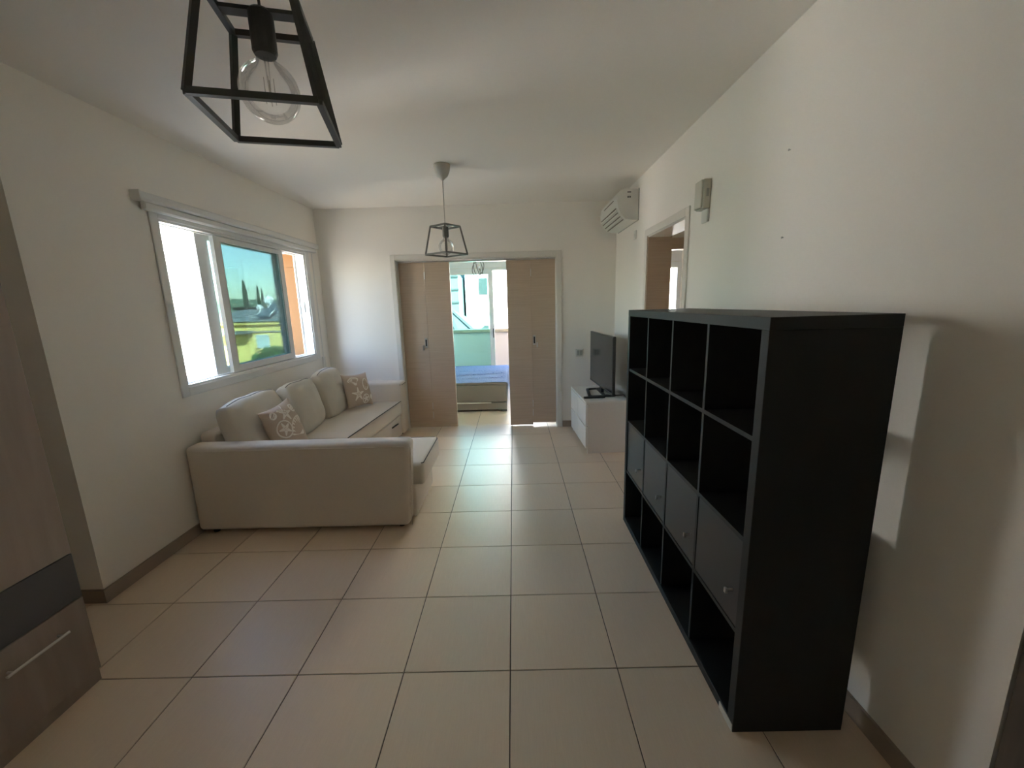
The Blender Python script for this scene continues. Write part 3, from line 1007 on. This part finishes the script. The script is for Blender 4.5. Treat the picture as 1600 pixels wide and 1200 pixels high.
def ribbon(bm, pts, pos, hw, width):
    """thin embroidered band following the pillow front"""
    P = []
    for (u, v) in pts:
        u, v = max(-.93, min(.93, u)), max(-.93, min(.93, v))
        P.append((pos(u, v, -1), u, v))
    for k in range(len(P) - 1):
        a, b = P[k][0], P[k + 1][0]
        d = (b - a)
        if d.length < 1e-6:
            continue
        d.normalize()
        s = d.cross(Vector((0, -1, 0))).normalized() * width / 2
        o = Vector((0, -0.003, 0))
        o2 = Vector((0, 0.004, 0))
        vs = [bm.verts.new(q) for q in (a - s + o, a + s + o, b + s + o, b - s + o, a - s + o2, a + s + o2, b + s + o2, b - s + o2)]
        for f in ((0, 1, 2, 3), (0, 4, 5, 1), (1, 5, 6, 2), (2, 6, 7, 3), (3, 7, 4, 0)):
            bm.faces.new([vs[i] for i in f])


def circle(cu, cv, r, n=20):
    return [(cu + r * math.cos(2 * PI * k / n), cv + r * math.sin(2 * PI * k / n)) for k in range(n + 1)]


def star(cu, cv, r, rot=0.0, inner=0.38):
    return [(cu + (r if k % 2 == 0 else r * inner) * math.cos(rot + PI * k / 5), cv + (r if k % 2 == 0 else r * inner) * math.sin(rot + PI * k / 5)) for k in range(11)]


def shell_pillow(label, loc, right, upv, size, motifs, seed):
    o = thing('shell_pillow', label, 'pillow', loc, group='shell pillows on the corner sofa')
    bm, pos = cushion_mesh(size, size, 0.15, 0.006, seed, 22, 0.6, ears=0.06)
    c = link('cover', bm, 'pillow_fabric', o, local=True, smooth=True)
    for nm, strokes in motifs:
        bm = bmesh.new()
        for pts, wdt in strokes:
            ribbon(bm, pts, pos, 0.002, wdt)
        link(nm, bm, 'embroidery', c, local=True)
    orient(o, loc, right, upv)


def sand_dollar(cu, cv, r):
    return [(circle(cu, cv, r), 0.010), (star(cu, cv, r * 0.8, 0.5, 0.3), 0.009)] + [([(cu, cv), (cu + r * .7 * math.cos(a), cv + r * .7 * math.sin(a))], 0.008) for a in (0.5, 1.76, 3.0, 4.27, 5.5)]


def fan(cu, cv, r, rot):
    s = []
    for k in range(9):
        a = rot - 0.85 + 1.7 * k / 8
        s.append(([(cu, cv), (cu + r * math.cos(a), cv + r * math.sin(a))], 0.011))
    s.append(([(cu + r * 1.03 * math.cos(rot - .85 + 1.7 * k / 12), cv + r * 1.03 * math.sin(rot - .85 + 1.7 * k / 12)) for k in range(13)], 0.008))
    return s


def starfish(cu, cv, r, rot):
    return [(star(cu, cv, r, rot, 0.28), 0.010)] + [([(cu, cv), (cu + r * .9 * math.cos(rot + 2 * PI * k / 5), cv + r * .9 * math.sin(rot + 2 * PI * k / 5))], 0.006) for k in range(5)]


def spiral(cu, cv, r):
    return [([(cu + r * (k / 26) * math.cos(k * 0.45), cv + r * (k / 26) * math.sin(k * 0.45)) for k in range(27)], 0.009)]


def oval(cu, cv, r, rot):
    s = [([(cu + r * math.cos(a) * math.cos(rot) - 0.7 * r * math.sin(a) * math.sin(rot), cv + r * math.cos(a) * math.sin(rot) + 0.7 * r * math.sin(a) * math.cos(rot)) for a in [2 * PI * k / 18 for k in range(19)]], 0.010)]
    for w_ in (-0.4, 0, 0.4):
        s.append(([(cu - r * .8 * math.cos(rot) - w_ * r * math.sin(rot), cv - r * .8 * math.sin(rot) + w_ * r * math.cos(rot)), (cu + r * .8 * math.cos(rot) - w_ * r * math.sin(rot), cv + r * .8 * math.sin(rot) + w_ * r * math.cos(rot))], 0.006))
    return s


shell_pillow('tan pillow with white sand dollar and fan shell, leaning tilted near the low arm', (-1.765, 1.60, 0.628), (0.03, 0.99, 0.085), (-0.296, -0.07, 0.953), 0.37,
             [('sand_dollar', sand_dollar(-0.48, 0.02, 0.36)), ('fan_shell', fan(0.50, -0.58, 0.80, 2.0)), ('starfish', starfish(-0.02, 0.60, 0.36, 1.2)),
              ('sea_spiral', spiral(0.60, 0.66, 0.20)), ('oval_shell', oval(-0.62, 0.70, 0.16, 0.6))], 5)
shell_pillow('tan pillow with white starfish and oval shell, propped against the far sofa arm', (-1.70, 2.95, 0.64), (0.37, 0.926, -0.081), (-0.20, 0.165, 0.965), 0.36,
             [('oval_shell', oval(0.38, 0.28, 0.36, 1.2)), ('starfish', starfish(-0.38, -0.28, 0.42, 0.3)), ('sand_dollar', sand_dollar(0.22, -0.62, 0.27)),
              ('fan_shell', fan(-0.42, 0.28, 0.5, 1.7)), ('sea_spiral', spiral(0.78, -0.52, 0.16))], 6)

# ------------------------------------------------------------------ black cube shelf unit
SX, SY, SD, SW = 0.797, -0.272, 0.388, 1.47
k = thing('cube_shelf', 'tall black-brown four by four cube shelf unit standing off the wall', 'shelf unit', (SX + SD / 2, SY + SW / 2, 0))
TH = 0.0385
DV = 0.0165
CE = (SW - 2 * TH - 3 * DV) / 4
link('side_panel', B((SX, SX + SD, SY, SY + TH, 0, SW - TH), bev=0.0012, seg=1), 'shelf_black', k)
link('side_panel', B((SX, SX + SD, SY + SW - TH, SY + SW, 0, SW - TH), bev=0.0012, seg=1), 'shelf_black', k)
link('top_panel', B((SX, SX + SD, SY, SY + SW, SW - TH, SW), bev=0.0012, seg=1), 'shelf_black', k)
bp_ = link('bottom_panel', B((SX, SX + SD, SY + TH, SY + SW - TH, 0, TH), bev=0.0012, seg=1), 'shelf_black', k)
link('chipped_edge', B((SX - 0.003, SX + 0.004, SY + 0.003, SY + 0.092, 0.001, 0.03)), 'chipboard', bp_)
for i in range(1, 4):
    z = TH + i * CE + (i - 1) * DV
    link('shelf_board', B((SX + 0.004, SX + SD - 0.004, SY + TH, SY + SW - TH, z, z + DV)), 'shelf_black', k)
for r in range(4):
    z = TH + r * (CE + DV)
    for i in range(1, 4):
        y = SY + TH + i * CE + (i - 1) * DV
        link('divider', B((SX + 0.004, SX + SD - 0.004, y, y + DV, z, z + CE)), 'shelf_black', k)
z = TH + CE + DV
for i in range(4):
    y = SY + TH + i * (CE + DV)
    d = link('door', B((SX + 0.006, SX + 0.022, y + 0.002, y + CE - 0.002, z + 0.002, z + CE - 0.002), bev=0.0012, seg=1), 'shelf_door', k)
    ky, kz = y + 0.045, z + 0.125
    bm = bmesh.new()
    tube(bm, [(SX + 0.006, ky, kz), (SX - 0.016, ky, kz)], 0.004, 10)
    box(bm, SX - 0.022, SX - 0.014, ky - 0.006, ky + 0.006, kz - 0.012, kz + 0.006)
    link('knob', bm, 'steel', d)
    link('insert_back', B((SX + SD - 0.02, SX + SD - 0.012, y + 0.001, y + CE - 0.001, z + 0.001, z + CE - 0.001)), 'shelf_black', k)

# ------------------------------------------------------------------ white drawer unit and television
ANG = math.radians(2.6)
u = thing('drawer_unit', 'low white chest of four drawers carrying the television', 'drawer unit', (0.757, 2.50, 0), rot=(0, 0, ANG))
UD, UW, UH = 0.44, 0.80, 0.545
link('side_panel', B((0.02, UD, 0, 0.02, 0, UH - 0.02), bev=0.001, seg=1), 'unit_side', u, local=True)
link('side_panel', B((0.02, UD, UW - 0.02, UW, 0, UH - 0.02), bev=0.001, seg=1), 'unit_side', u, local=True)
link('back_panel', B((UD - 0.006, UD, 0.02, UW - 0.02, 0.04, UH - 0.02)), 'unit_side', u, local=True)
link('top_panel', B((0.0, UD, 0, UW, UH - 0.02, UH), bev=0.0015, seg=1), 'white_lacquer', u, local=True)
link('plinth', B((0.05, 0.065, 0.02, UW - 0.02, 0, 0.05)), 'unit_side', u, local=True)
link('gap_shade_sheet', B((0.0195, 0.024, 0.02, UW - 0.02, 0.05, UH - 0.02)), 'slot_dark', u, local=True)  # dark sheet behind the drawer fronts, colours shade into the seams
for i in range(2):
    for j in range(2):
        y0 = 0.004 + i * (UW / 2 - 0.001)
        z0 = 0.055 + j * 0.238
        d = link('drawer', B((0.0, 0.018, y0, y0 + UW / 2 - 0.009, z0, z0 + 0.224), bev=0.0012, seg=1), 'white_lacquer', u, local=True)
        link('drawer_box', B((0.0245, UD - 0.03, y0 + 0.025, y0 + UW / 2 - 0.03, z0 + 0.02, z0 + 0.15)), 'unit_side', d, local=True)
for z in (0.035, 0.275, 0.505):
    o = link('fitting', L([(0, 0), (0.008, 0), (0.008, 0.003), (0, 0.003)], (0, 0, 0), 12), 'plastic_white', u, local=True)
    o.location = (0.032, -0.001, z)
    o.rotation_euler = (PI / 2, 0, 0)

tvx, tvy = 0.982, 2.905
tv = thing('television', 'flat screen television on a looped stand on the white drawer unit', 'television', (tvx, tvy, UH), rot=(0, 0, math.radians(3.2)))
TW, TZ0, TZ1 = 0.90, 0.068, 0.648
bz = link('housing', B((0.0, 0.03, -TW / 2, TW / 2, TZ0, TZ1), bev=0.004, seg=2), 'tv_bezel', tv, local=True)
link('screen', B((-0.0012, 0.002, -TW / 2 + 0.014, TW / 2 - 0.014, TZ0 + 0.022, TZ1 - 0.014)), 'tv_screen', bz, local=True)
link('back_bulge', B((0.03, 0.062, -TW / 2 + 0.10, TW / 2 - 0.10, TZ0 + 0.01, TZ1 - 0.14), bev=0.012, seg=2), 'tv_bezel', bz, local=True)
bm = bmesh.new()
bar(bm, (0.018, 0, 0.010), (0.022, 0, TZ0 + 0.03), 0.07, 0.03)
link('neck', bm, 'tv_bezel', tv, local=True)
bm = bmesh.new()
loop = [(0.10, -0.19), (-0.13, -0.19), (-0.155, -0.17), (-0.10, 0.17), (-0.075, 0.19), (0.06, 0.19), (0.10, 0.15)]
for a, b in zip(loop, loop[1:] + loop[:1]):
    bar(bm, (*a, 0.009), (*b, 0.009), 0.028, 0.016)
link('stand', bm, 'tv_bezel', tv, local=True)
bm = bmesh.new()
bar(bm, (-0.0, -0.19, 0.009), (0.02, 0.19, 0.0095), 0.035, 0.014)
link('stand_bridge', bm, 'tv_bezel', tv, local=True)
rc = tag(link('remote_control', soft(-0.11, 0.11, -0.021, 0.021, 0, 0.018, 0.006, 2), 'plastic_dark', smooth=True), 'slim black remote control lying on the white drawer unit', 'remote control')
rc.location = (0.872, 2.66, UH + 0.0005)
rc.rotation_euler = (0, 0, 0.02)
wh = tag(link('cable_clip', B((-0.012, 0.012, -0.01, 0.01, 0, 0.012), bev=0.003, seg=2), 'plastic_white'), 'tiny white plastic clip beside the remote control', 'clip')
wh.location = (0.93, 2.595, UH + 0.0005)
cab = tag(link('television_cable', T([(1.02, 2.78, UH + 0.006), (1.10, 2.74, UH + 0.006), (1.17, 2.75, UH + 0.006), (1.21, 2.76, UH + 0.004), (1.228, 2.78, UH - 0.02)], 0.005, 8), 'plastic_dark'),
          'thin black cable running from the television over the drawer unit edge', 'cable')

# ------------------------------------------------------------------ pendants
def pendant(label, cx, cy, zb, rot, frame_mat, canopy_mat):
    A, Bs, HH = 0.246, 0.172, 0.222
    p = thing('cage_pendant', label, 'pendant lamp', (cx, cy, H), group='cage pendant lamps in the living room')
    bot = [(cx + A * math.cos(rot + q * PI / 2) / 2 ** .5, cy + A * math.sin(rot + q * PI / 2) / 2 ** .5, zb) for q in range(4)]
    top = [(cx + Bs * math.cos(rot + q * PI / 2) / 2 ** .5, cy + Bs * math.sin(rot + q * PI / 2) / 2 ** .5, zb + HH) for q in range(4)]
    w_ = 0.0132
    for q in range(4):
        for a, b in ((bot[q], bot[(q + 1) % 4]), (top[q], top[(q + 1) % 4]), (bot[q], top[q])):
            bm = bmesh.new()
            bar(bm, a, b, w_)
            link('cage_bar', bm, frame_mat, p)
    # cross bar carrying the holder
    m1 = [(top[1][i] + top[2][i]) / 2 for i in range(3)]
    m2 = [(top[3][i] + top[0][i]) / 2 for i in range(3)]
    bm = bmesh.new()
    bar(bm, m1, m2, 0.028, 0.008)
    link('cross_bar', bm, frame_mat, p)
    zt = zb + HH
    link('lamp_holder', L([(0, 0.0), (0.021, 0.0), (0.026, -0.006), (0.026, -0.082), (0.022, -0.09), (0, -0.09)], (cx, cy, zt + 0.004), 24), frame_mat, p, smooth=False)
    link('cord', T([(cx, cy, zt), (cx, cy, H - 0.11)], 0.0032, 8), canopy_mat, p)
    link('ceiling_canopy', L([(0, -0.118), (0.010, -0.118), (0.016, -0.110), (0.045, -0.085), (0.060, -0.05), (0.066, -0.015), (0.066, 0), (0, 0)], (cx, cy, H), 32), canopy_mat, p, smooth=True)
    zc = zb + 0.062
    R = 0.064
    prof = [(0.0, -R)] + [(R * math.sin(a), -R * math.cos(a)) for a in [PI * q / 16 for q in range(1, 14)]] + [(0.022, R * 0.98), (0.017, R + 0.012)]
    bl = link('bulb', L(prof, (cx, cy, zc), 32), 'bulb_glass', p, smooth=True)
    link('bulb_cap', L([(0.017, 0.012 + R), (0.0175, R + 0.03), (0, R + 0.03)], (cx, cy, zc), 20), 'steel', bl)
    link('bulb_stem', T([(cx, cy, zc + R + 0.02), (cx, cy, zc + 0.02), (cx, cy, zc - 0.02)], [0.006, 0.004, 0.001], 8), 'bulb_glass', bl)
    for q in range(4):
        a = q * PI / 2 + 0.4
        link('filament', T([(cx + 0.010 * math.cos(a), cy + 0.010 * math.sin(a), zc + 0.03), (cx + 0.010 * math.cos(a), cy + 0.010 * math.sin(a), zc - 0.025)], 0.0009, 5), 'crystal', bl)
    return p


pendant('large charcoal wire cage pendant with clear globe bulb near the wardrobe', -0.497, -0.407, 1.964, 1.026, 'dark_metal', 'dark_metal')
pendant('pale grey wire cage pendant hanging before the bedroom doors', -0.492, 2.10, 1.954, 0.143, 'grey_metal', 'canopy_grey')
# ring pendant in the bedroom
p = thing('ring_pendant', 'small crystal ring pendant hanging over the bed', 'pendant lamp', (-0.45, 4.8, H))
link('cord', T([(-0.45, 4.8, 2.20), (-0.45, 4.8, H - 0.04)], 0.003, 8), 'grey_metal', p)
link('ceiling_canopy', L([(0, -0.04), (0.03, -0.04), (0.05, -0.02), (0.05, 0), (0, 0)], (-0.45, 4.8, H), 24), 'crystal', p, smooth=True)
for k, (yw, tl) in enumerate(((1.15, 0.1), (0.9, -0.35), (1.5, 0.25))):
    rx, rad = Vector((math.cos(yw), math.sin(yw), 0)), 0.132 - 0.012 * k
    zz = Vector((0, 0, 1)) * math.cos(tl) + Vector((-math.sin(yw), math.cos(yw), 0)) * math.sin(tl)
    pts = [Vector((-0.45, 4.8, 2.07)) + rx * rad * math.cos(2 * PI * q / 32) + zz * rad * math.sin(2 * PI * q / 32) for q in range(32)]
    link('ring', T(pts, 0.006, 6, True), 'grey_metal', p, smooth=True)
for q in range(5):
    a = q * 1.3
    link('crystal', L([(0, -0.02), (0.012, 0), (0, 0.02)], (-0.45 + 0.03 * math.cos(a), 4.8 + 0.03 * math.sin(a), 2.04 + 0.018 * q), 6), 'crystal', p)
link('bulb', L([(0, -0.035), (0.022, -0.02), (0.025, 0.0), (0.012, 0.03), (0.012, 0.06), (0, 0.06)], (-0.45, 4.8, 2.09), 16), 'tank_white', p, smooth=True)

# ------------------------------------------------------------------ air conditioner, intercom, switches
ac = thing('air_conditioner', 'cream wall mounted air conditioner high beside the end wall', 'air conditioner', (XR, 2.98, 2.28))
AY0, AY1 = 2.62, 3.36
prof = [(XR, 2.555), (XR - 0.13, 2.56), (XR - 0.175, 2.548), (XR - 0.20, 2.515), (XR - 0.208, 2.45), (XR - 0.20, 2.40), (XR - 0.17, 2.335), (XR - 0.12, 2.29), (XR - 0.06, 2.28), (XR, 2.28)]
bd = link('body', prism_y(prof, AY0, AY1), 'plastic_white', ac)
for (x0, z0), (x1, z1) in (((XR - 0.204, 2.425), (XR - 0.199, 2.398)),):
    pass
for k_, (x, z) in enumerate(((XR - 0.203, 2.396), (XR - 0.184, 2.358), (XR - 0.160, 2.324), (XR - 0.130, 2.297))):
    bm = bmesh.new()
    bar(bm, (x, AY0 + 0.06, z), (x, AY1 - 0.04, z), 0.008, 0.006)
    link('louvre_slot', bm, 'slot_dark', ac)
for k_, (x, z) in enumerate(((XR - 0.197, 2.376), (XR - 0.176, 2.340), (XR - 0.148, 2.309))):
    bm = bmesh.new()
    bar(bm, (x, AY0 + 0.055, z), (x, AY1 - 0.035, z), 0.016, 0.012)
    link('louvre', bm, 'plastic_white', ac)
bm = bmesh.new()
bar(bm, (XR - 0.209, AY0 + 0.14, 2.482), (XR - 0.209, AY1 - 0.2, 2.482), 0.006, 0.004)
link('panel_line', bm, 'slot_dark', ac)
link('back_plate', B((XR - 0.008, XR, AY0 - 0.006, AY1 + 0.006, 2.275, 2.56)), 'plastic_grey', ac)
for b in ((XR - 0.112, XR - 0.078, AY0 - 0.001, AY0, 2.524, 2.532), (XR - 0.110, XR - 0.098, AY0 - 0.001, AY0, 2.478, 2.494), (XR - 0.092, XR - 0.080, AY0 - 0.001, AY0, 2.478, 2.494)):
    link('moulded_mark', B(b), 'plastic_dark', ac)

ic = thing('intercom', 'cream intercom box high on the wall by the side doorway', 'intercom', (XR, 1.22, 2.07))
link('housing', B((XR - 0.045, XR, 1.165, 1.268, 2.066, 2.235), bev=0.006, seg=2), 'plastic_cream', ic)
link('front_cover', B((XR - 0.058, XR - 0.045, 1.172, 1.262, 2.072, 2.232), bev=0.005, seg=2), 'plastic_cream', ic)
link('side_vent', B((XR - 0.028, XR - 0.012, 1.1635, 1.166, 2.135, 2.18)), 'plastic_grey', ic)
link('label_tab', B((XR - 0.016, XR, 1.168, 1.245, 1.99, 2.066), bev=0.003, seg=1), 'plastic_white', ic)
sw = thing('isolator_switch', 'small white isolator switch beneath the air conditioner', 'switch', (XR, 2.70, 2.11))
link('plate', B((XR - 0.010, XR, 2.665, 2.735, 2.112, 2.196), bev=0.003, seg=2), 'plastic_white', sw)
link('rocker', B((XR - 0.014, XR - 0.010, 2.685, 2.715, 2.135, 2.172), bev=0.001, seg=1), 'plastic_white', sw)
sw = thing('light_switch', 'double light switch plate on the end wall behind the television', 'switch', (0.84, YF, 0.88))
link('plate', B((0.795, 0.889, YF - 0.010, YF, 0.882, 0.974), bev=0.003, seg=2), 'plastic_white', sw)
for x in (0.815, 0.847):
    link('rocker', B((x, x + 0.027, YF - 0.014, YF - 0.010, 0.898, 0.958), bev=0.001, seg=1), 'plastic_grey', sw)
for y, z, lb in ((0.45, 2.146, 'small dark nail high in the long white wall'), (0.442, 1.785, 'tiny dark nail lower in the long white wall')):
    bm = L([(0, 0), (0.002, 0.0), (0.002, 0.010), (0.0045, 0.010), (0.0045, 0.012), (0, 0.012)], (0, 0, 0), 10)
    n_ = tag(link('nail', bm, 'plastic_grey'), lb, 'nail')
    n_.location = (XR + 0.004, y, z)
    n_.rotation_euler = (0, -PI / 2, 0)

# ------------------------------------------------------------------ wardrobe at the left edge
WX = -1.742
wd = thing('wardrobe', 'tall wood-grain wardrobe with grey band and base drawers', 'wardrobe', (-2.05, -0.75, 0))
WY_0, WY_1, WH = -1.52, 0.004, 2.12
link('carcass', B((-2.40, WX - 0.022, WY_0, WY_1, 0.06, WH)), 'wardrobe_wood', wd)
link('plinth', B((-2.40, WX - 0.015, WY_0, WY_1, 0.0, 0.06)), 'wardrobe_wood', wd)
for k_ in range(3):
    y0 = WY_1 - (k_ + 1) * 0.508
    y1 = WY_1 - k_ * 0.508 - 0.003
    link('door', B((WX - 0.020, WX, y0, y1, 0.602, WH - 0.003), bev=0.0012, seg=1), 'wardrobe_wood', wd)
    link('band_panel', B((WX - 0.020, WX, y0, y1, 0.408, 0.598), bev=0.0012, seg=1), 'wardrobe_band', wd)
    d = link('drawer', B((WX - 0.020, WX, y0, y1, 0.062, 0.404), bev=0.0012, seg=1), 'wardrobe_wood', wd)
    bm = bmesh.new()
    ym = (y0 + y1) / 2 + 0.06
    tube(bm, [(WX + 0.024, ym - 0.10, 0.318), (WX + 0.024, ym + 0.10, 0.318)], 0.0055, 10)
    tube(bm, [(WX, ym - 0.08, 0.318), (WX + 0.024, ym - 0.08, 0.318)], 0.004, 8)
    tube(bm, [(WX, ym + 0.08, 0.318), (WX + 0.024, ym + 0.08, 0.318)], 0.004, 8)
    link('handle', bm, 'steel', d)

# ------------------------------------------------------------------ bed
bd = thing('bed', 'double bed with grey-brown upholstered base behind the folding doors', 'bed', (-0.86, 5.1, 0))
X0, X1, Y0, Y1 = -1.66, -0.055, 4.27, 5.95
link('base', soft(X0, X1 - 0.01, Y0, Y1, 0.142, 0.395, 0.02, 3), 'bed_base_fabric', bd, smooth=True)
link('trim_strip', B((X0, -0.30, Y0 - 0.006, Y0 + 0.02, 0.128, 0.142)), 'casing_paint', bd)
link('drawer_base', B((X0 + 0.02, X1 - 0.02, Y0 + 0.012, Y1, 0.03, 0.128)), 'bed_base_fabric', bd)
for x in (X0 + 0.08, X1 - 0.06):
    for y in (Y0 + 0.05, Y1 - 0.05):
        link('foot', B((x - 0.04, x + 0.04, y - 0.035, y + 0.035, 0, 0.03)), 'plastic_dark', bd)
link('mattress', soft(X0, X1 - 0.01, Y0 + 0.005, Y1, 0.396, 0.43, 0.015, 2), 'bed_base_fabric', bd, smooth=True)
# bed cover with folds, falling over the open side
bm = bmesh.new()
nx, ny = 60, 60
V = {}
for i in range(nx + 1):
    for j in range(ny + 1):
        s = X0 - 0.02 + (X1 - X0 + 0.20) * i / nx
        y = Y0 + 0.005 + (Y1 - Y0 - 0.02) * j / ny
        z = 0.437
        x = s
        edge = X1 - 0.03
        if s > edge:
            q = s - edge
            x = edge + 0.045 * (1 - math.exp(-q / 0.03))
            z -= max(0, q - 0.02)
        z += 0.004 * noise.noise(Vector((s * 6, y * 6, 1)))
        for (yy, sl, am) in ((4.62, 0.10, 0.016), (4.95, 0.22, 0.02), (5.3, -0.1, 0.012)):
            z += am * math.exp(-((y - yy - sl * (s + 0.5)) / 0.02) ** 2) * (1 if s < -0.12 else 0.3)
        V[i, j] = bm.verts.new((x, y, z))
for i in range(nx):
    for j in range(ny):
        bm.faces.new((V[i, j], V[i + 1, j], V[i + 1, j + 1], V[i, j + 1]))
r = bmesh.ops.solidify(bm, geom=bm.faces[:], thickness=0.004)
tag(link('bed_cover', bm, 'bed_cover', smooth=True), 'creased blue and white patterned cover spread over the bed', 'bed cover')
